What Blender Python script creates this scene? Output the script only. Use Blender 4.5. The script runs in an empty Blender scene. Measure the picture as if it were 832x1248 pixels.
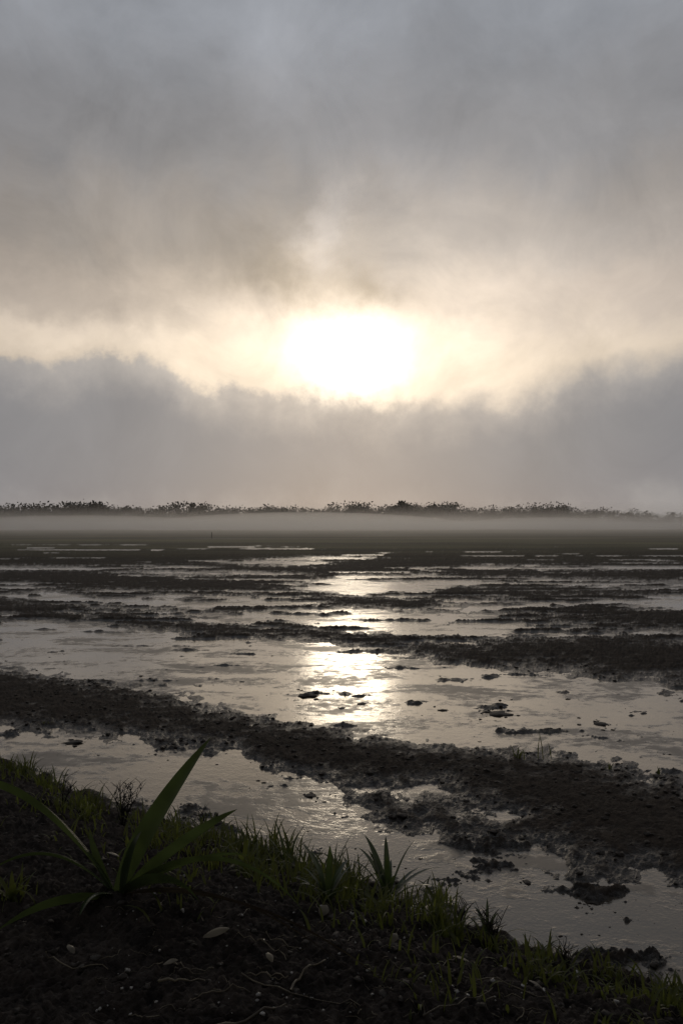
import bpy, math, random, time
import numpy as np
from mathutils import Vector, Matrix
T0=time.time()
random.seed(7); np.random.seed(7)
CH=1.5; F=970.7; HV=640.0; CU=416.0
sc=bpy.context.scene

def lin(c):
    r=[]
    for v in c:
        v=v/255.0
        r.append(v/12.92 if v<=0.04045 else ((v+0.055)/1.055)**2.4)
    return tuple(r)+(1.0,)

# ---------------------------------------------------------------- noise
def _h(ix,iy,seed):
    n=(ix*374761393+iy*668265263+seed*1274126177)&0xffffffff
    n=((n^(n>>13))*1103515245)&0xffffffff
    return (n^(n>>16))&0xffff
_ga=np.arange(65536)/65536.0*2*np.pi
_gc=np.cos(_ga); _gs=np.sin(_ga)
def perlin(x,y,seed=0):
    x=np.asarray(x,float); y=np.asarray(y,float)
    xf=np.floor(x); yf=np.floor(y)
    x0=xf.astype(np.int64); y0=yf.astype(np.int64)
    fx=x-xf; fy=y-yf
    def g(ix,iy,dx,dy):
        a=_h(ix,iy,seed); return _gc[a]*dx+_gs[a]*dy
    u=fx*fx*(3-2*fx); v=fy*fy*(3-2*fy)
    a=g(x0,y0,fx,fy); b=g(x0+1,y0,fx-1,fy); c=g(x0,y0+1,fx,fy-1); d=g(x0+1,y0+1,fx-1,fy-1)
    a+=(b-a)*u; c+=(d-c)*u
    return (a+(c-a)*v)*1.5
def fbm(x,y,o=4,seed=0,gain=0.5):
    s=0;a=1;t=0
    for i in range(o):
        s=s+a*perlin(x*2**i+i*17.3,y*2**i-i*9.1,seed+i); t+=a; a*=gain
    return s/t
def sstep(a,b,x):
    t=np.clip((x-a)/(b-a),0,1); return t*t*(3-2*t)

# ---------------------------------------------------------------- terrain layout (surveyed strips of standing water)
W=[
 [(-900,800,840),(0,884,935),(100,893,975),(230,902,1000),(295,910,1020),(330,946,1030),(400,958,1060),(445,992,1075),(560,1030,1115),(650,1040,1150),(750,1056,1175),(832,1085,1200),(1200,1190,1310)],
 [(430,962,962),(470,958,968),(520,962,976),(556,972,976),(570,978,978)],
 [(555,994,994),(575,990,1000),(610,992,1003),(630,998,998)],
 [(-900,690,745),(0,752,815),(100,757,832),(180,766,844),(250,777,853),(400,787,880),(500,797,897),(600,812,911),(700,820,925),(832,835,945),(1300,875,1010)],
 [(-500,715,715),(0,726,731),(60,722,734),(150,722,742),(250,724,741),(330,727,736),(390,733,733)],
 [(180,748,748),(260,746,753),(330,744,758),(430,741,769),(520,747,775),(600,752,777),(680,762,773),(832,772,780),(1200,795,805)],
 [(530,741,741),(600,736,748),(700,731,742),(832,727,741),(1200,725,745)],
 [(360,713,713),(420,704,722),(500,702,726),(560,706,714),(700,706,712),(832,709,715),(1200,712,720)],
 [(-600,708,712),(0,711,716),(30,712,716),(45,714,714)],
 [(-300,690,692.5),(60,690,692),(180,691,692.5),(240,692,692)],
 [(280,686,686),(310,684.5,687.5),(370,684,688),(400,687,687)],
 [(350,681,681),(380,679.5,682.5),(420,680,682),(440,681,681)],
 [(590,692,692),(680,690.5,692.5),(832,690,692.5),(1300,690,694)],
 [(150,698,698),(200,696.5,700),(300,698,700),(350,700,700)],
]
W2=[]
for w in W:
    if w[0][0]>0: w=[(w[0][0]-90,w[0][1]+0.16*(w[0][1]-HV),w[0][2]-0.16*(w[0][1]-HV))]+w
    if w[-1][0]<832: w=w+[(w[-1][0]+90,w[-1][1]+0.16*(w[-1][1]-HV),w[-1][2]-0.16*(w[-1][1]-HV))]
    W2.append(np.array(w,float))
W=W2
BE=np.array([(-900,780),(-300,840),(0,922),(130,972),(300,1030),(400,1062),(480,1090),(600,1135),(832,1205),(1300,1310),(2500,1520)],float)

def height(x,y):
    x=np.asarray(x,float); y=np.asarray(y,float)
    yy=np.maximum(y,0.9)
    u=CU+F*x/yy; v=HV+F*CH/yy
    D=v-HV
    t=x/yy; ly=np.log(yy)
    wob=fbm(t*9,ly*5,5,3,0.65)
    vv=v+D*0.04*perlin(t*4+3,ly*3,11)+D*0.085*wob*sstep(20,110,D)
    s=np.full(x.shape,-9.0)
    for w in W:
        a=np.interp(u,w[:,0],w[:,1],left=1e4,right=1e4); b=np.interp(u,w[:,0],w[:,2],left=-1e4,right=-1e4)
        s=np.maximum(s,np.clip(np.minimum(vv-a,b-vv)/D,-0.16,1))
    s=-s     # + mud, - water
    fine=fbm(t*30,ly*20,5,21,0.72)
    s=s+0.05*fine
    far=sstep(6.5,14,yy)*(1-sstep(52,72,yy))
    st=fbm(t*4+wob*0.3,ly*24,5,31,0.65)
    s=s-far*(0.26+0.10*sstep(25,45,yy))*sstep(0.10,0.40,st)
    far2=sstep(6.5,14,yy)*(1-sstep(60,90,yy))
    s=s+far2*0.20*sstep(0.06,0.38,fbm(t*5,ly*26,5,77,.65))
    near=sstep(5.8,3.2,y)
    s=s+near*0.07*fbm(x*3.1,y*3.1,5,41,0.65)
    h=np.where(s>0,0.045*np.tanh(s/0.10),0.022*np.tanh(s/0.09))
    mud=sstep(-0.01,0.03,s)
    h=h+mud*(0.021*fbm(x*6,y*6,5,51,0.68)+0.012*np.abs(perlin(x*24,y*24,61))+0.006*perlin(x*55,y*55,62))*np.clip(yy/6,0.6,1.8)
    # silt bars breaking the water surface
    bars=fbm(t*8,ly*15,6,71,0.68)
    h=h+(1-mud)*(0.045*sstep(0.09,0.5,bars)+0.015*np.clip(fine,-.3,1))
    e=np.interp(u,BE[:,0],BE[:,1])
    sb=(v-e)/D+0.05*fbm(x*4,y*4,3,91)
    bk=sstep(0.0,0.32,sb)
    bm=sstep(-0.01,0.03,sb)
    h=np.where(bm>0,np.maximum(h,h*(1-bm)+bm*0.02),h)
    h=h+0.2*bk+bm*(0.04*fbm(x*5,y*5,5,95,.68)+0.020*np.abs(perlin(x*26,y*26,96))+0.010*perlin(x*60,y*60,97))
    g=sstep(62,90,yy)
    h=h*(1-g)+g*(0.06+0.05*perlin(x*.05,y*.05,99))
    return h

# ---------------------------------------------------------------- ground grid, also used as the lookup for placing things
NC,NR=960,900
tc=np.linspace(-0.60,0.60,NC); side=0.60*np.geomspace(1.02,16,30)
tt=np.concatenate([-side[::-1],tc,side])
w=np.linspace(1/1.3,1/260.,NR)
ys=np.concatenate([[-60,-20,-6,-2,-0.5,0.2,0.6,0.9,1.1],1/w,np.geomspace(270,9000,25)])
TT,YY=np.meshgrid(tt,ys)
XX=TT*np.maximum(YY,1.0)
XX=np.where(YY<1.0,TT*(1.0+np.maximum(0,-YY)*0.5),XX)
ZZ=height(XX,YY)
print('terrain',time.time()-T0)
LZ=ZZ[9:9+NR,30:30+NC]
def hl(x,y):
    x=np.asarray(x,float); y=np.asarray(y,float)
    yc=np.clip(y,1.31,258)
    i=(1/yc-w[0])/(w[1]-w[0]); j=(x/yc-tc[0])/(tc[1]-tc[0])
    i=np.clip(i,0,NR-1.001); j=np.clip(j,0,NC-1.001)
    i0=i.astype(int); j0=j.astype(int); fi=i-i0; fj=j-j0
    return (LZ[i0,j0]*(1-fj)+LZ[i0,j0+1]*fj)*(1-fi)+(LZ[i0+1,j0]*(1-fj)+LZ[i0+1,j0+1]*fj)*fi
def H1(x,y): return float(hl(x,y))
def G(px,py):
    z=0.0
    for i in range(12):
        y=(CH-z)*F/(py-HV); x=(px-CU)/F*y
        z=0.5*z+0.5*H1(x,y)
    return Vector((x,y,H1(x,y)))
def P(px,py,y):
    return Vector(((px-CU)/F*y,y,CH-(py-HV)/F*y))

def mesh_np(name,co,faces,mat,smooth=True):
    me=bpy.data.meshes.new(name)
    co=np.asarray(co,np.float32)
    me.vertices.add(len(co)); me.vertices.foreach_set('co',co.ravel())
    faces=np.asarray(faces,np.int32); k=faces.shape[1]
    me.loops.add(faces.size); me.loops.foreach_set('vertex_index',faces.ravel())
    me.polygons.add(len(faces))
    me.polygons.foreach_set('loop_start',np.arange(0,faces.size,k,dtype=np.int32))
    me.polygons.foreach_set('loop_total',np.full(len(faces),k,np.int32))
    me.polygons.foreach_set('use_smooth',np.full(len(faces),smooth,bool))
    me.update(calc_edges=True)
    ob=bpy.data.objects.new(name,me); sc.collection.objects.link(ob)
    me.materials.append(mat); return ob

# ---------------------------------------------------------------- material helpers
class N:
    def __init__(s,nt): s.nt=nt; s.n=nt.nodes; s.l=nt.links
    def link(s,v,sock):
        if isinstance(v,(int,float)): sock.default_value=v
        elif isinstance(v,tuple): sock.default_value=v if len(v)!=3 or sock.type!='RGBA' else v+(1,)
        else: s.l.new(v,sock)
    def m(s,op,*a,clamp=False):
        n=s.n.new('ShaderNodeMath'); n.operation=op; n.use_clamp=clamp
        for i,v in enumerate(a): s.link(v,n.inputs[i])
        return n.outputs[0]
    def ss(s,a,b,x,lo=0.0,hi=1.0):
        n=s.n.new('ShaderNodeMapRange'); n.interpolation_type='SMOOTHSTEP'
        s.link(x,n.inputs[0]); 
        for i,v in enumerate((a,b,lo,hi)): s.link(v,n.inputs[i+1])
        return n.outputs[0]
    def noise(s,vec,scale,det=4,rough=0.5,dist=0.0,color=False):
        n=s.n.new('ShaderNodeTexNoise'); s.link(vec,n.inputs['Vector']); n.inputs['Scale'].default_value=scale
        n.inputs['Detail'].default_value=det; n.inputs['Roughness'].default_value=rough; n.inputs['Distortion'].default_value=dist
        return n.outputs['Color' if color else 'Fac']
    def mix(s,f,a,b,mode='MIX'):
        n=s.n.new('ShaderNodeMix'); n.data_type='RGBA'; n.blend_type=mode
        s.link(f,n.inputs[0]); s.link(a,n.inputs[6]); s.link(b,n.inputs[7]); return n.outputs[2]
    def comb(s,x,y,z):
        n=s.n.new('ShaderNodeCombineXYZ'); 
        for i,v in enumerate((x,y,z)): s.link(v,n.inputs[i])
        return n.outputs[0]
    def sep(s,v):
        n=s.n.new('ShaderNodeSeparateXYZ'); s.link(v,n.inputs[0]); return n.outputs
    def ramp(s,f,stops,interp='EASE'):
        n=s.n.new('ShaderNodeValToRGB'); s.link(f,n.inputs[0]); cr=n.color_ramp; cr.interpolation=interp
        while len(cr.elements)<len(stops): cr.elements.new(0.5)
        for e,(p,c) in zip(cr.elements,stops): e.position=p; e.color=c
        return n.outputs[0]
    def scale(s,c,f):
        n=s.n.new('ShaderNodeVectorMath'); n.operation='SCALE'; s.link(c,n.inputs[0]); s.link(f,n.inputs[3]); return n.outputs[0]
    def add(s,a,b):
        n=s.n.new('ShaderNodeVectorMath'); n.operation='ADD'; s.link(a,n.inputs[0]); s.link(b,n.inputs[1]); return n.outputs[0]
    def bump(s,h,strength,dist):
        n=s.n.new('ShaderNodeBump'); s.link(h,n.inputs['Height']); n.inputs['Strength'].default_value=strength; n.inputs['Distance'].default_value=dist
        return n.outputs[0]
def mat(name):
    m=bpy.data.materials.new(name); m.use_nodes=True; m.node_tree.nodes.clear()
    n=N(m.node_tree); o=m.node_tree.nodes.new('ShaderNodeOutputMaterial'); return m,n,o
def princ(n,o,**k):
    p=n.n.new('ShaderNodeBsdfPrincipled')
    for a,v in k.items(): n.link(v,p.inputs[a.replace('_',' ')])
    n.l.new(p.outputs[0],o.inputs['Surface']); return p

# mud
m_mud,n,o=mat('wet_mud')
geo=n.n.new('ShaderNodeNewGeometry').outputs['Position']
X,Y,Z=n.sep(geo)
n1=n.noise(geo,0.9,4,0.6); n2=n.noise(geo,9,5,0.65); n3=n.noise(geo,60,3,0.6)
wet=n.ss(0.040,0.004,n.m('ADD',Z,n.m('MULTIPLY',n.m('SUBTRACT',n2,0.5),0.05)))
dry=n.mix(n1,(0.021,0.016,0.013,1),(0.048,0.038,0.030,1))
dry=n.mix(n.ss(0.45,0.7,n2),dry,(0.068,0.054,0.043,1))
near=n.ss(3.9,2.6,n.m('ADD',Y,n.m('MULTIPLY',X,0.72)))
dry=n.mix(near,dry,n.mix(n.ss(0.3,0.7,n2),(0.016,0.013,0.012,1),(0.060,0.049,0.042,1)))  # near bank soil darkened: its backlit shade is painted into the colour
st=n.comb(n.m('MULTIPLY',X,0.25),Y,0.0)
grass=n.mix(n.ss(0.35,0.65,n.noise(st,0.09,5,0.65)),(0.060,0.056,0.032,1),(0.150,0.138,0.070,1))
gf=n.ss(30,72,n.m('ADD',Y,n.m('MULTIPLY',n1,14)))
col=n.mix(wet,dry,(0.019,0.015,0.012,1)); col=n.mix(gf,col,grass)
rough=n.m('ADD',0.85,n.m('MULTIPLY',wet,-0.50)); rough=n.m('ADD',rough,n.m('MULTIPLY',n.m('SUBTRACT',n2,0.5),0.4),clamp=True)
spec=n.m('ADD',0.10,n.m('MULTIPLY',wet,0.4))
hb=n.m('ADD',n.m('MULTIPLY',n2,0.7),n.m('MULTIPLY',n3,0.45))
princ(n,o,Base_Color=col,Roughness=rough,Specular_IOR_Level=spec,Normal=n.bump(hb,1.0,0.035))

# water with suspended silt
m_wat,n,o=mat('silty_water')
geo=n.n.new('ShaderNodeNewGeometry').outputs['Position']
sx,sy,sz=n.sep(geo)
st=n.comb(n.m('MULTIPLY',sx,0.55),sy,0.0)
a=n.noise(st,1.6,7,0.68,0.5); b=n.noise(geo,11,4,0.6); c=n.noise(geo,70,2,0.5)
scum=n.ss(0.49,0.58,n.m('ADD',n.m('MULTIPLY',a,0.72),n.m('MULTIPLY',b,0.28)))
rgh=n.m('ADD',0.09,n.m('ADD',n.m('MULTIPLY',scum,0.25),n.m('MULTIPLY',a,0.12)))
colr=n.mix(scum,(0.062,0.050,0.038,1),(0.078,0.063,0.048,1))
hh=n.m('ADD',n.m('MULTIPLY',b,0.35),n.m('ADD',n.m('MULTIPLY',c,0.16),n.m('MULTIPLY',scum,0.35)))
princ(n,o,Base_Color=colr,Roughness=rgh,IOR=n.m('SUBTRACT',1.92,n.m('MULTIPLY',scum,0.30)),Specular_Tint=(1.0,0.95,0.86,1),Normal=n.bump(hh,0.32,0.012))

def leafmat(name,c1,c2,tr,gl=0.35,trans=0.4,sp=0.35):
    m,n,o=mat(name)
    geo=n.n.new('ShaderNodeNewGeometry').outputs['Position']
    f=n.ss(0.35,0.65,n.noise(geo,7,3,0.6))
    c=n.mix(f,c1,c2)
    p=n.n.new('ShaderNodeBsdfPrincipled'); n.link(c,p.inputs['Base Color']); p.inputs['Roughness'].default_value=gl
    p.inputs['Specular IOR Level'].default_value=sp
    t=n.n.new('ShaderNodeBsdfTranslucent'); n.link(n.mix(f,tr,tuple(v*0.55 for v in tr[:3])+(1,)),t.inputs[0])
    mx=n.n.new('ShaderNodeMixShader'); mx.inputs[0].default_value=trans
    n.l.new(p.outputs[0],mx.inputs[1]); n.l.new(t.outputs[0],mx.inputs[2]); n.l.new(mx.outputs[0],o.inputs['Surface']); return m
m_grass=leafmat('grass_blade',(0.045,0.056,0.020,1),(0.080,0.088,0.030,1),(0.20,0.23,0.045,1),0.45,0.45,0.25)
m_leaf=leafmat('strap_leaf',(0.040,0.058,0.030,1),(0.060,0.082,0.040,1),(0.12,0.165,0.045,1),0.24,0.38,0.6)
m_dead=leafmat('dead_stem',(0.06,0.048,0.034,1),(0.18,0.15,0.10,1),(0.04,0.03,0.02,1),0.4,0.15)
m_dark=leafmat('withered_weed',(0.012,0.010,0.008,1),(0.03,0.022,0.015,1),(0.02,0.015,0.01,1),0.5,0.1)
m_fol=leafmat('tree_foliage',(0.012,0.016,0.009,1),(0.026,0.030,0.015,1),(0.02,0.028,0.012,1),0.6,0.08,0.1)
m_bark,n,o=mat('bark'); geo=n.n.new('ShaderNodeNewGeometry').outputs['Position']
princ(n,o,Base_Color=n.mix(n.noise(geo,5,4),(0.03,0.024,0.02,1),(0.07,0.055,0.045,1)),Roughness=0.9)
m_clod,n,o=mat('clod_earth'); geo=n.n.new('ShaderNodeNewGeometry').outputs['Position']
q=n.noise(geo,30,5,0.6)
princ(n,o,Base_Color=n.mix(q,(0.012,0.010,0.008,1),(0.055,0.044,0.036,1)),Roughness=0.7,Specular_IOR_Level=0.3,Normal=n.bump(q,0.8,0.01))
m_peb,n,o=mat('wet_pebble'); geo=n.n.new('ShaderNodeNewGeometry').outputs['Position']
princ(n,o,Base_Color=n.mix(n.noise(geo,14,3),(0.06,0.055,0.05,1),(0.5,0.48,0.45,1)),Roughness=0.15)

nr,nc=XX.shape
co=np.stack([XX.ravel(),YY.ravel(),ZZ.ravel()],1)
idx=np.arange(nr*nc).reshape(nr,nc)
fc=np.stack([idx[:-1,:-1],idx[:-1,1:],idx[1:,1:],idx[1:,:-1]],-1).reshape(-1,4)
mesh_np('muddy_field_ground',co,fc,m_mud)
mesh_np('flood_water',[(-900,2,0),(900,2,0),(900,110,0),(-900,110,0)],[(0,1,2,3)],m_wat)

# ---------------------------------------------------------------- ribbons (leaves, blades)
class RB:
    def __init__(s): s.v=[]; s.f=[]
    def ribbon(s,pts,wd,side,fold=0.25,prof=None):
        k=len(pts); base=len(s.v)
        for i,p in enumerate(pts):
            t=i/(k-1)
            tan=(pts[min(i+1,k-1)]-pts[max(i-1,0)]).normalized()
            sd=(side-tan*side.dot(tan)).normalized(); up=sd.cross(tan)
            ww=wd*(prof(t) if prof else (0.55+0.45*min(1,t*4))*(1-t**2.2)+0.01)
            s.v+= [p-sd*ww+up*ww*fold,p,p+sd*ww+up*ww*fold]
            if i: 
                b=base+3*(i-1)
                s.f+= [(b,b+1,b+4,b+3),(b+1,b+2,b+5,b+4)]
    def tube(s,pts,r0,r1,seg=5):
        k=len(pts); base=len(s.v)
        for i,p in enumerate(pts):
            t=i/(k-1); r=r0+(r1-r0)*t
            tan=(pts[min(i+1,k-1)]-pts[max(i-1,0)]).normalized()
            a=tan.orthogonal().normalized(); b=tan.cross(a)
            for j in range(seg):
                an=2*math.pi*j/seg; s.v.append(p+(a*math.cos(an)+b*math.sin(an))*r)
            if i:
                q=base+seg*(i-1)
                for j in range(seg): s.f.append((q+j,q+(j+1)%seg,q+seg+(j+1)%seg,q+seg+j))
    def make(s,name,mt,parent=None,smooth=True):
        ob=mesh_np(name,[tuple(v) for v in s.v],s.f,mt,smooth)
        if parent: ob.parent=parent
        return ob
def bez(p0,p1,p2,k=10):
    o=[]
    for i in range(k+1):
        t=i/k
        o.append(p0*(1-t)**2+p1*2*t*(1-t)+p2*t*t)
    return o
def empty(name,loc=(0,0,0)):
    e=bpy.data.objects.new(name,None); sc.collection.objects.link(e); e.empty_display_size=0.1; return e
U=Vector((0,0,1)); R=random.random

# large strap-leaved plant
base=G(148,1082); by=base.y
pl=empty('strap_leaf_plant')
def leaf(tip,tipy,mid,midy,wd,k,side=None,mt=None):
    r=RB(); b0=base-U*0.02+Vector((random.uniform(-.012,.012),random.uniform(-.012,.012),0))
    p2=P(tip[0],tip[1],tipy); p1=P(mid[0],mid[1],midy)
    c=p1*2-(b0+p2)*0.5
    sd=side or Vector((0.75,-0.55,0.35))
    r.ribbon(bez(b0,c,p2,20),wd,sd,0.35,lambda t:(0.5+0.5*min(1,t*3.2))*(1-t**3.2)**0.9+0.01); r.make(k,mt or m_leaf,pl)
leaf((258,897),by-0.1,(186,1002),by-0.05,0.036,'leaf_upright',Vector((0.9,-0.35,0)))
leaf((290,984),by-0.18,(220,1030),by-0.1,0.034,'leaf_right',Vector((0.3,-0.6,0.75)))
leaf((-40,948),by+0.15,(55,978),by+0.1,0.038,'leaf_left',Vector((-0.25,-0.45,0.85)))
leaf((-20,1066),by-0.2,(65,1036),by-0.1,0.020,'leaf_left_low',Vector((0.1,-0.8,0.6)))
leaf((370,1106),by-0.35,(262,1046),by-0.2,0.024,'leaf_arch',Vector((0,-0.75,0.65)))
leaf((112,1012),by+0.1,(122,1040),by+0.05,0.022,'leaf_back')
leaf((245,1096),by-0.35,(200,1070),by-0.2,0.026,'leaf_front',Vector((0,-0.6,0.7)))
leaf((0,1130),by-0.40,(72,1092),by-0.2,0.024,'leaf_front_left',Vector((0,-0.7,0.7)))
leaf((475,1196),by-0.65,(300,1100),by-0.35,0.012,'leaf_trailing',Vector((0.2,-0.7,0.6)),m_dead)
leaf((430,1180),by-0.60,(270,1090),by-0.35,0.008,'leaf_trailing_thin',Vector((0.2,-0.7,0.6)),m_dead)
leaf((100,1112),by-0.25,(118,1085),by-0.1,0.022,'leaf_short')
leaf((175,1010),by-0.05,(160,1042),by-0.05,0.018,'leaf_inner')
leaf((305,1040),by-0.1,(235,1048),by-0.08,0.018,'leaf_right_low',Vector((0.1,-0.7,0.7)))
def small_plant(px,py,n_,hgt,name,wd=0.012,mt=None):
    b=G(px,py); e=empty(name); r=RB()
    for i in range(n_):
        a=2*math.pi*i/n_+R()*0.8; L=hgt*(0.6+0.6*R()); el=0.35+R()*0.9
        d=Vector((math.cos(a)*math.cos(el),math.sin(a)*math.cos(el)*0.8,math.sin(el)))
        p2=b+d*L-U*L*0.12*R(); c=b+d*L*0.45+U*L*0.28
        r.ribbon(bez(b-U*0.01,c,p2,9),wd*(0.7+0.5*R()),d.cross(U)+Vector((0,0,.1)),0.3)
    r.make('leaves',mt or m_leaf,e); return e
small_plant(472,1096,14,0.25,'leafy_weed',0.015)
small_plant(400,1098,12,0.23,'leafy_weed',0.013)
small_plant(535,1115,8,0.14,'leafy_weed',0.009,m_grass)
small_plant(592,1135,7,0.12,'leafy_weed',0.007)
small_plant(18,1092,8,0.14,'leafy_weed',0.010,m_grass)
small_plant(300,1062,10,0.18,'leafy_weed',0.010,m_grass)
small_plant(350,1055,10,0.19,'leafy_weed',0.009)
small_plant(430,1085,9,0.2,'leafy_weed',0.010,m_grass)

# grass
gr=RB()
def blade(p,L,wd,lean):
    a=R()*2*math.pi; d=Vector((math.cos(a),math.sin(a),0))*lean
    c=p+U*L*0.6+d*L*0.25; e=p+U*L*(1-0.5*lean)+d*L*0.9
    gr.ribbon(bez(p-U*0.01,c,e,5),wd,Vector((math.sin(a)+0.3,-math.cos(a),0.1)),0.2)
def tuft(px,py,n_,L,spread):
    b=G(px,py)
    xs=[b.x+random.gauss(0,spread) for _ in range(n_)]; yy=[b.y+random.gauss(0,spread*0.8) for _ in range(n_)]
    zs=hl(np.array(xs),np.array(yy))
    for x,y,z in zip(xs,yy,zs):
        if z<0.0: continue
        blade(Vector((x,y,float(z))),L*(0.35+0.9*R()),0.0024+0.0035*R(),0.25+0.8*R())
edge=[(-60,905),(0,922),(60,950),(130,975),(200,1003),(300,1030),(400,1070),(480,1095),(560,1130),(640,1160),(740,1185),(832,1210),(900,1230)]
def ev(px): return np.interp(px,[q[0] for q in edge],[q[1] for q in edge])
for i in range(110):
    px=random.uniform(-60,880); e=ev(px)
    big=1.3 if 0<px<560 else 0.7
    if px>600 and R()<0.4: continue
    tuft(px,e+6+abs(random.gauss(0,22)),int(5+38*R()**2),big*(0.05+0.08*R()),0.02+0.05*R())
for i in range(34):
    px=random.uniform(-50,880)
    tuft(px,min(ev(px)+random.uniform(30,100),1300),int(3+9*R()),0.05+0.05*R(),0.05)
for px,py,n_,L in [(350,1040,70,0.18),(310,1035,60,0.15),(110,985,60,0.14),(60,962,50,0.13),(15,945,70,0.15),(420,1080,80,0.17),(255,1022,55,0.13),(520,1105,45,0.12),(655,1168,45,0.09),(735,1192,50,0.085),(815,1212,40,.08),(15,1095,18,0.11),(215,1010,40,.12),(380,1070,60,.15),(600,1150,40,.09)]:
    tuft(px,py,n_,L,0.045)
for px,py,n_,L in [(630,922,14,0.09),(665,924,4,0.2),(283,838,4,0.07),(740,935,10,0.05),(60,880,10,.04),(800,942,10,0.05)]:
    tuft(px,py,n_,L,0.02)
gr.make('grass',m_grass)

# dead stems and sticks
tw=RB()
def twig(px,py,n_,L):
    b=G(px,py)
    for i in range(n_):
        a=R()*6.28; d=Vector((math.cos(a)*0.5,math.sin(a)*0.3,1)).normalized()
        e=b+d*L*(0.6+0.5*R()); c=b+U*L*0.5+Vector((R()-.5,R()-.5,0))*L*0.3
        pts=bez(b,c,e,6); tw.tube(pts,0.0028,0.001,4)
        for j in range(5):
            q=pts[random.randint(2,5)]; tw.tube(bez(q,q+Vector((R()-.5,R()-.5,0.6))*0.04,q+Vector((R()-.5,R()-.5,0.5))*0.09,3),0.002,0.0009,3)
twig(152,1008,12,0.25); twig(600,1150,7,0.14); twig(560,1125,4,0.09); twig(250,1015,3,.12); twig(690,1180,4,.07); twig(80,985,4,.14)
tw.make('withered_weed_stems',m_dark)
sk=RB()
def stick(a,b,r,lift=0.012):
    p=G(*a); q=G(*b); k=10; pts=[]
    for i in range(k+1):
        t=i/k; x=p.x+(q.x-p.x)*t+0.012*math.sin(t*5+a[0]); y=p.y+(q.y-p.y)*t+0.01*math.sin(t*4+a[1])
        pts.append(Vector((x,y,H1(x,y)+lift)))
    sk.tube(pts,r,r*0.5,6)
stick((255,1254),(345,1228),0.005); stick((355,1205),(392,1168),0.004); stick((190,1203),(250,1198),0.004)
stick((300,1190),(440,1225),0.002); stick((520,1240),(600,1205),0.0025); stick((560,1195),(700,1235),0.002); stick((60,1165),(130,1180),0.002)
for i in range(110):
    px=random.uniform(100,830); py=random.uniform(1090,1245)
    if py<ev(px)+10: continue
    stick((px,py),(px+random.uniform(-50,50),py+random.uniform(-16,16)),0.0009+0.0012*R(),0.006)
sk.make('fallen_sticks',m_dead)
fl=RB()
for px,py,L,wd in [(265,1140,0.08,0.018),(395,1113,0.07,0.018),(140,1045,0.05,0.012),(560,1175,0.05,0.012),(90,1160,0.05,0.012),(650,1205,0.05,.01),(330,1170,.05,.012),(480,1150,.05,.012),(210,1180,.04,.01)]:
    b=G(px,py)+U*0.02; a=R()*3
    d=Vector((math.cos(a),math.sin(a)*0.6,0.25)); fl.ribbon(bez(b-d*L/2,b+U*0.012,b+d*L/2,6),wd,Vector((-d.y,d.x,0.2)),0.3,lambda t:math.sin(math.pi*(0.05+0.93*t))**0.8)
fl.make('fallen_leaves',m_dead)

# clods and pebbles
import bmesh
bm=bmesh.new(); bmesh.ops.create_icosphere(bm,subdivisions=2,radius=1); bm.verts.ensure_lookup_table()
ic=np.array([v.co[:] for v in bm.verts]); ifc=np.array([[v.index for v in f.verts] for f in bm.faces]); bm.free()
def rocks(name,items,mt):
    vs=[];fs=[];o_=0
    for (x,y,z,sx,sy,sz) in items:
        sd=random.uniform(0,99)
        n_=1+0.75*perlin(ic[:,0]*1.4+sd,ic[:,1]*1.4+ic[:,2]*1.7+sd,4)+0.4*perlin(ic[:,0]*4+sd,ic[:,2]*4+ic[:,1]*3,9)
        an=R()*6.28; c_,s_=math.cos(an),math.sin(an)
        p=ic*n_[:,None]*np.array([sx,sy,sz]); p=np.stack([p[:,0]*c_-p[:,1]*s_,p[:,0]*s_+p[:,1]*c_,p[:,2]],1)+np.array([x,y,z])
        vs.append(p); fs.append(ifc+o_); o_+=len(ic)
    return mesh_np(name,np.concatenate(vs),np.concatenate(fs),mt)
items=[]
xs=np.random.uniform(-2.8,2.8,16000); yv=1.7+6.8*np.random.uniform(0,1,16000)**1.25; hz=hl(xs,yv); cl=fbm(xs*2,yv*2,3,123)
for x,y,z,c_ in zip(xs,yv,hz,cl):
    if z>0.004 and abs(x)<0.5*y+0.2 and R()<0.35+0.9*max(0,c_):
        s_=0.0025+0.014*R()**3
        if z>0.12: s_*=0.8
        items.append((x,y,z+s_*0.15,s_*(0.8+0.6*R()),s_*(0.8+.6*R()),s_*0.55))
rocks('soil_clods',items[:6000],m_clod)
big=[]
for px,py,s_ in [(607,870,0.075),(592,868,.035),(375,850,0.07),(730,884,0.05),(378,968,0.028),(720,1098,0.020),(90,905,0.05),(800,945,0.04),(490,990,.03),(640,1075,.015),(600,1010,.02),(540,868,.03),(225,905,.03),(440,860,.03)]:
    b=G(px,py); z=max(b.z,0.0); big.append((b.x,b.y,z,s_*1.3,s_*1.1,s_*0.2))
    for i in range(14):
        x=b.x+random.gauss(0,s_*1.5); y=b.y+random.gauss(0,s_*2.0); q=s_*(0.06+0.28*R()**2); big.append((x,y,max(H1(x,y),0),q*1.3,q,q*0.4))
for i in range(650):
    px=random.uniform(-20,852); py=random.uniform(750,1190); b=G(px,py)
    if b.z<0.002 and fbm(b.x*1.3,b.y*1.3,3,200)>-0.08: q=b.y*(0.0005+0.0017*R()**5); big.append((b.x,b.y,q*.05,q*1.5,q,q*0.35))
rocks('mud_lumps',big,m_clod)
pb=[]
for i in range(190):
    px=random.uniform(120,780); py=random.uniform(1050,1235)
    if py<ev(px)+8: continue
    b=G(px,py); q=0.0015+0.0050*R()**3; pb.append((b.x,b.y,b.z+q*.7+0.004,q*1.3,q,q*.8))
rocks('pebbles',pb,m_peb)

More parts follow.
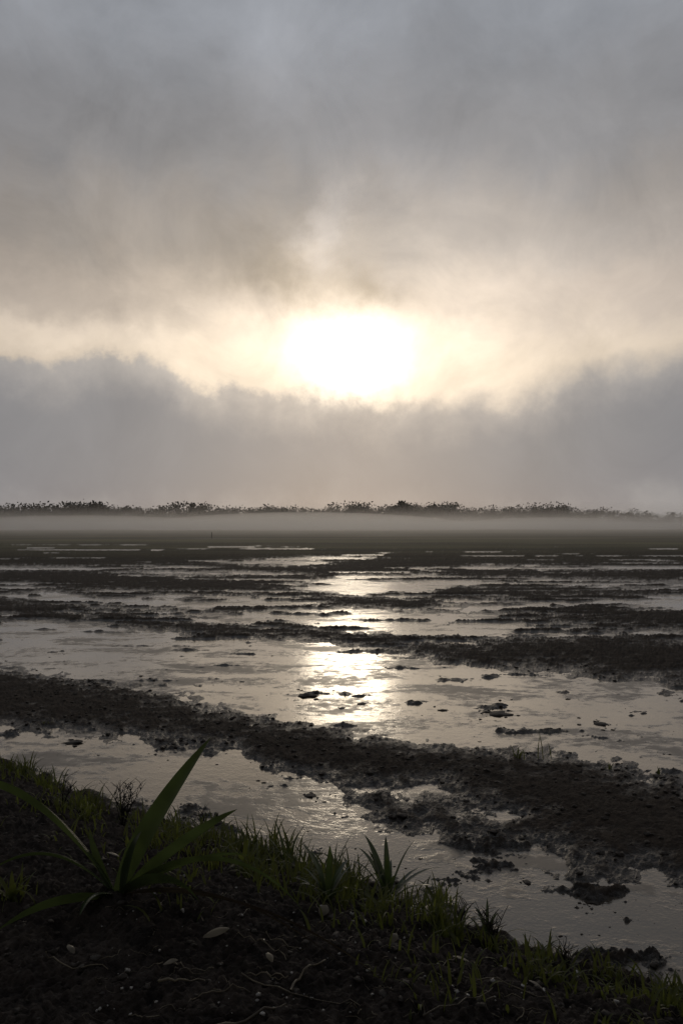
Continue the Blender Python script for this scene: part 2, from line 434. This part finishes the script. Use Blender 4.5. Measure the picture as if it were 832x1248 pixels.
# ---------------------------------------------------------------- distant trees
def tree_geo(fo,tr,x,y,h,wd,shape='round',leafs=260):
    g=0.1
    th=h*(0.45 if shape!='bush' else 0.2)
    top=Vector((x+random.gauss(0,0.04*h),y,g+th))
    tr.tube(bez(Vector((x,y,g-0.3)),Vector((x+random.gauss(0,.03*h),y,g+th*.5)),top,4),0.028*h,0.014*h,5)
    cl_=[]
    nb=random.randint(5,8)
    for i in range(nb):
        a=R()*6.28; rr=wd*0.5*(0.25+0.75*R())
        if shape=='round': cz=g+h*(0.58+0.30*R())
        elif shape=='bush': cz=g+h*(0.3+0.6*R())
        else: cz=g+h*(0.45+0.5*R()); rr*=0.8
        c=Vector((x+math.cos(a)*rr,y+math.sin(a)*rr,cz)); cl_.append(c)
        tr.tube(bez(top-U*th*0.2*R(),(top+c)*0.5+U*0.3,c,3),0.010*h,0.003*h,3)
    for i in range(leafs):
        c=random.choice(cl_); q=Vector((random.gauss(0,1),random.gauss(0,1),random.gauss(0,.6)))*wd*0.12
        p=c+q; p.z=min(p.z,g+h*1.0+R()*h*0.06)
        s_=h*(0.024+0.036*R()); a=Vector((random.gauss(0,1),random.gauss(0,1),random.gauss(0,1))).normalized(); b=a.orthogonal().normalized()
        k=len(fo.v); fo.v+=[p-a*s_,p+b*s_*.7,p+a*s_,p-b*s_*.7]; fo.f.append((k,k+1,k+2,k+3))
fo=RB(); tr=RB()
prof=[(-500,617),(0,617),(60,616),(100,614),(130,616),(160,619),(230,617),(300,620),(335,616),(360,619),(400,620),(430,616),(460,619),(500,617),(545,617),(570,621),(600,619),(660,617),(700,620),(760,622),(780,625),(832,627),(1000,624),(1400,620)]
pu=[p[0] for p in prof]; pv=[p[1] for p in prof]
for i in range(600):
    u=-450+1750*(i+R())/600; y=random.uniform(415,450)
    x=(u-CU)/F*y; hh=CH+(HV-np.interp(u,pu,pv))/F*y; hh=max(5.0,hh*(0.88+0.32*R()**2.2))
    tree_geo(fo,tr,x,y,hh,hh*(0.8+0.7*R()),random.choice(['round','bush','bush','bush','bush','tall']),170)
dt=empty('distant_trees'); fo.make('foliage',m_fol,dt,False); tr.make('trunks',m_bark,dt)
for u,vt,y,wr,sh in [(682,611,414,1.1,'round'),(487,608,414,0.6,'tall'),(515,614,414,1.3,'round'),(537,613,414,1.1,'round'),(232,613,414,0.5,'tall'),(335,615,414,1.2,'round'),(655,617,414,0.9,'round'),(434,613,414,0.8,'round'),(110,614,414,1.5,'round')]:
    f2=RB(); t2=RB(); x=(u-CU)/F*y; hh=CH+(HV-vt)/F*y
    tree_geo(f2,t2,x,y,hh,hh*wr,sh,560); e=empty('tree'); f2.make('crown',m_fol,e,False); t2.make('trunk',m_bark,e)
ps=RB(); b=G(258,656); ps.tube([Vector((b.x,b.y,b.z-.2)),Vector((b.x+.02,b.y,b.z+.35)),Vector((b.x,b.y,b.z+.7))],0.06,0.04,8); ps.make('wooden_post',m_bark)

# ---------------------------------------------------------------- ground mist (real scattering volumes)
def mistmat(k,dens,g):
    m,n,o=mat('mist_'+k); s_=n.n.new('ShaderNodeVolumeScatter'); s_.inputs['Density'].default_value=dens; s_.inputs['Anisotropy'].default_value=g
    s_.inputs['Color'].default_value=(1,0.96,0.92,1); n.l.new(s_.outputs[0],o.inputs['Volume']); return m
def mistbox(x0,x1,y0,y1,z0,z1,dens,g,k):
    v=[(x,y,z) for x in (x0,x1) for y in (y0,y1) for z in (z0,z1)]
    f=[(0,1,3,2),(4,6,7,5),(0,4,5,1),(2,3,7,6),(0,2,6,4),(1,5,7,3)]
    return mesh_np(k,v,f,mistmat(k,dens,g),False)
mm=empty('ground_mist')
for k,a in enumerate([(-720,720,100,403,-1.5,4.8,0.0030,0.72),(-740,740,38,405,-1.8,2.6,0.0040,0.72)]):
    mistbox(*a,'layer_%d'%(k+1)).parent=mm
bm=bmesh.new(); bmesh.ops.create_icosphere(bm,subdivisions=3,radius=1); bm.verts.ensure_lookup_table()
ev_=np.array([v.co[:] for v in bm.verts]); ef_=np.array([[v.index for v in f.verts] for f in bm.faces]); bm.free()
mp=mistmat('patch',0.011,0.72)
for k,(cx,cy,rx,ry,rz) in enumerate([(-12,285,62,100,6.6),(-85,270,55,75,5.4),(75,300,40,80,5.0),(150,290,55,60,3.6),(-150,290,60,70,4.6)]):
    o_=mesh_np('patch_%d'%(k+1),ev_*np.array([rx,ry,rz])+np.array([cx,cy,-0.5]),ef_,mp); o_.parent=mm

# ---------------------------------------------------------------- sky
wd_=bpy.data.worlds.new('sky'); sc.world=wd_; wd_.use_nodes=True; wd_.node_tree.nodes.clear(); n=N(wd_.node_tree)
wd_.cycles.sampling_method='MANUAL'; wd_.cycles.sample_map_resolution=512
out=n.n.new('ShaderNodeOutputWorld'); bg=n.n.new('ShaderNodeBackground'); n.l.new(bg.outputs[0],out.inputs[0])
def ang(px,py):
    v=Vector(((px-CU)/F,1,(HV-py)/F)).normalized()
    return math.degrees(math.atan2(v.x,v.y)),math.degrees(math.asin(v.z))
tcn=n.n.new('ShaderNodeTexCoord').outputs['Generated']
nv=n.n.new('ShaderNodeVectorMath'); nv.operation='NORMALIZE'; n.l.new(tcn,nv.inputs[0]); D=nv.outputs[0]
dx,dy,dz=n.sep(D)
az0=n.m('MULTIPLY',n.m('ARCTAN2',dx,dy),57.2958); el0=n.m('MULTIPLY',n.m('ARCSINE',dz),57.2958)
wc=n.noise(D,4.5,4,0.55,0.0,True); wr,wg,wb=n.sep(wc)
wc2=n.noise(D,17,5,0.62,0.0,True); vr,vg,vb=n.sep(wc2)
def warp(base_,a,b,A,B): return n.m('ADD',base_,n.m('ADD',n.m('MULTIPLY',n.m('SUBTRACT',a,0.5),A),n.m('MULTIPLY',n.m('SUBTRACT',b,0.5),B)))
az=warp(az0,wr,vr,8,5); el=warp(el0,wg,vg,6,4)
def blob(px,py,rx,ry,amp,rot=0,A=None,E=None,pw=1.0):
    a,e=ang(px,py); r=math.radians(rot); k=57.2958/F
    da=n.m('SUBTRACT',A or az,a); de=n.m('SUBTRACT',E or el,e)
    if rot:
        p=n.m('MULTIPLY',n.m('ADD',n.m('MULTIPLY',da,math.cos(r)),n.m('MULTIPLY',de,math.sin(r))),1/(rx*k))
        q=n.m('MULTIPLY',n.m('SUBTRACT',n.m('MULTIPLY',de,math.cos(r)),n.m('MULTIPLY',da,math.sin(r))),1/(ry*k))
    else: p=n.m('MULTIPLY',da,1/(rx*k)); q=n.m('MULTIPLY',de,1/(ry*k))
    d=n.m('MULTIPLY_ADD',p,p,n.m('MULTIPLY',q,q))
    if pw!=1: d=n.m('POWER',d,pw)
    return n.m('MULTIPLY',n.m('EXPONENT',n.m('MULTIPLY',d,-1)),amp)
elr=n.m('MULTIPLY',el,1/90.0)
upper=n.ramp(elr,[(0.0,lin((170,158,146))),(12/90,lin((182,169,154))),(16/90,lin((158,148,140))),(20.5/90,lin((140,135,132))),(26/90,lin((135,135,138))),(34/90,lin((142,145,151))),(1,lin((125,127,131)))])
amp=None
for bl in [(325,50,60,100,.20,0),(480,190,130,120,.14,0),(398,285,24,45,.6,-15),(570,290,130,80,.25,20),(720,320,170,60,.28,0),(100,405,180,24,.38,0),(330,395,110,28,.30,-15),
           (540,395,130,50,.30,0),(770,385,80,45,.20,0),(150,300,260,50,-.20,-8),(345,328,80,30,-.50,-25),(455,342,34,24,-.75,0),(60,140,140,130,-.10,0),(790,100,120,130,-.08,0),(200,180,160,40,-.14,-25),(560,90,60,90,-.08,20)]:
    b_=blob(*bl); amp=b_ if amp is None else n.m('ADD',amp,b_)
cn=n.noise(n.comb(n.m('MULTIPLY',az,0.6),el,0.0),0.12,5,0.6); cn2=n.noise(D,8,6,0.62,0.7)
amp=n.m('ADD',amp,n.m('ADD',n.m('MULTIPLY',n.m('SUBTRACT',cn,0.5),0.52),n.m('MULTIPLY',n.m('SUBTRACT',cn2,0.5),0.46)))
upper=n.scale(upper,n.m('ADD',1.0,amp))
# low cloud bank
fcv=n.n.new('ShaderNodeFloatCurve'); cm=fcv.mapping; 
pts=[(-200,450),(0,434),(60,441),(120,430),(190,438),(235,466),(300,478),(380,488),(430,496),(520,488),(620,480),(680,462),(740,446),(832,432),(1000,440)]
aa=[ang(*p) for p in pts]; cv=cm.curves[0]
cv.points[0].location=(0,9.5/20); cv.points[1].location=(1,9.5/20)
for a_,e_ in aa: cv.points.new((a_+60)/120,e_/20)
cm.update()
n.link(n.m('MULTIPLY',n.m('ADD',warp(az0,wr,vr,3,4),60),1/120.0,clamp=True),fcv.inputs['Value'])
edg=n.m('MULTIPLY',fcv.outputs[0],20)
ew=warp(el0,wg,vg,1.2,3.6)
dd=n.m('SUBTRACT',edg,ew)
soft=n.m('ADD',n.m('ADD',0.25,n.m('MULTIPLY',cn2,0.9)),n.ss(-8,16,az0,0.0,1.5))
bank=n.ss(-0.5,0.6,n.m('DIVIDE',dd,n.m('MULTIPLY',soft,1.2)))
banks=n.ss(-0.3,4.0,dd)
low=n.ramp(n.m('MULTIPLY',el,1/12.0,clamp=True),[(0.0,lin((148,146,147))),(0.25,lin((129,128,132))),(0.65,lin((130,129,132))),(1,lin((152,149,148)))])
low=n.scale(low,n.m('ADD',0.86,n.m('MULTIPLY',cn2,0.28)))
col=n.mix(bank,upper,low)
tex=n.m('ADD',0.45,n.m('MULTIPLY',cn2,1.1))
wide=blob(425,415,370,140,0.36,0,warp(az0,wr,vr,3,1),warp(el0,wg,vg,2,1),0.8)
mid=blob(425,428,165,85,0.52,0,warp(az0,wr,vr,4,4),warp(el0,wg,vg,3,4),0.85)
glow=n.m('MULTIPLY',n.m('ADD',wide,mid),tex); glow=n.m('MULTIPLY',glow,n.m('SUBTRACT',1.0,n.m('MULTIPLY',banks,0.80)))
glow=n.m('MULTIPLY',glow,n.m('SUBTRACT',1.0,n.m('MULTIPLY',bank,0.30)))
core=blob(427,440,48,36,2.2,0,warp(az0,wr,vr,1.5,3),warp(el0,wg,vg,1,3),0.9)
core=n.m('MULTIPLY',core,n.m('SUBTRACT',1.0,n.m('MULTIPLY',n.ss(-0.4,1.3,dd),0.93)))
col=n.add(col,n.scale((1.0,0.82,0.60),glow)); col=n.add(col,n.scale((1.0,0.87,0.69),core))
und=blob(430,560,200,90,0.10,0,az0,el0,0.8); col=n.add(col,n.scale((1.0,0.77,0.56),und))
back=n.ss(-0.4,0.75,dy,0.36,1.0)
col=n.scale(col,back)
sk_=n.n.new('ShaderNodeTexSky'); sk_.sky_type='NISHITA'; sk_.sun_disc=False; sk_.sun_elevation=math.radians(10.6); sk_.sun_rotation=math.radians(0.5)
col=n.add(col,n.scale(sk_.outputs[0],0.002))
n.link(col,bg.inputs[0]); bg.inputs[1].default_value=1.0

# sun through the cloud
sl=bpy.data.lights.new('sun','SUN'); sl.energy=0.05; sl.angle=math.radians(6); sl.color=(1,0.86,0.66)
so=bpy.data.objects.new('sun',sl); sc.collection.objects.link(so)
a_,e_=math.radians(0.5),math.radians(10.6)
dv=Vector((math.sin(a_)*math.cos(e_),math.cos(a_)*math.cos(e_),math.sin(e_)))
so.rotation_euler=dv.to_track_quat('Z','Y').to_euler(); so.location=(0,60,40)

cam=bpy.data.cameras.new('camera'); co_=bpy.data.objects.new('camera',cam); sc.collection.objects.link(co_)
cam.sensor_fit='VERTICAL'; cam.sensor_height=36; cam.sensor_width=24; cam.lens=28; cam.clip_end=20000; cam.clip_start=0.05
co_.location=(0,0,CH); co_.rotation_euler=(math.radians(90.95),0,0); sc.camera=co_
sc.view_settings.view_transform='Standard'; sc.view_settings.look='None'; sc.view_settings.exposure=0
print('done',time.time()-T0)
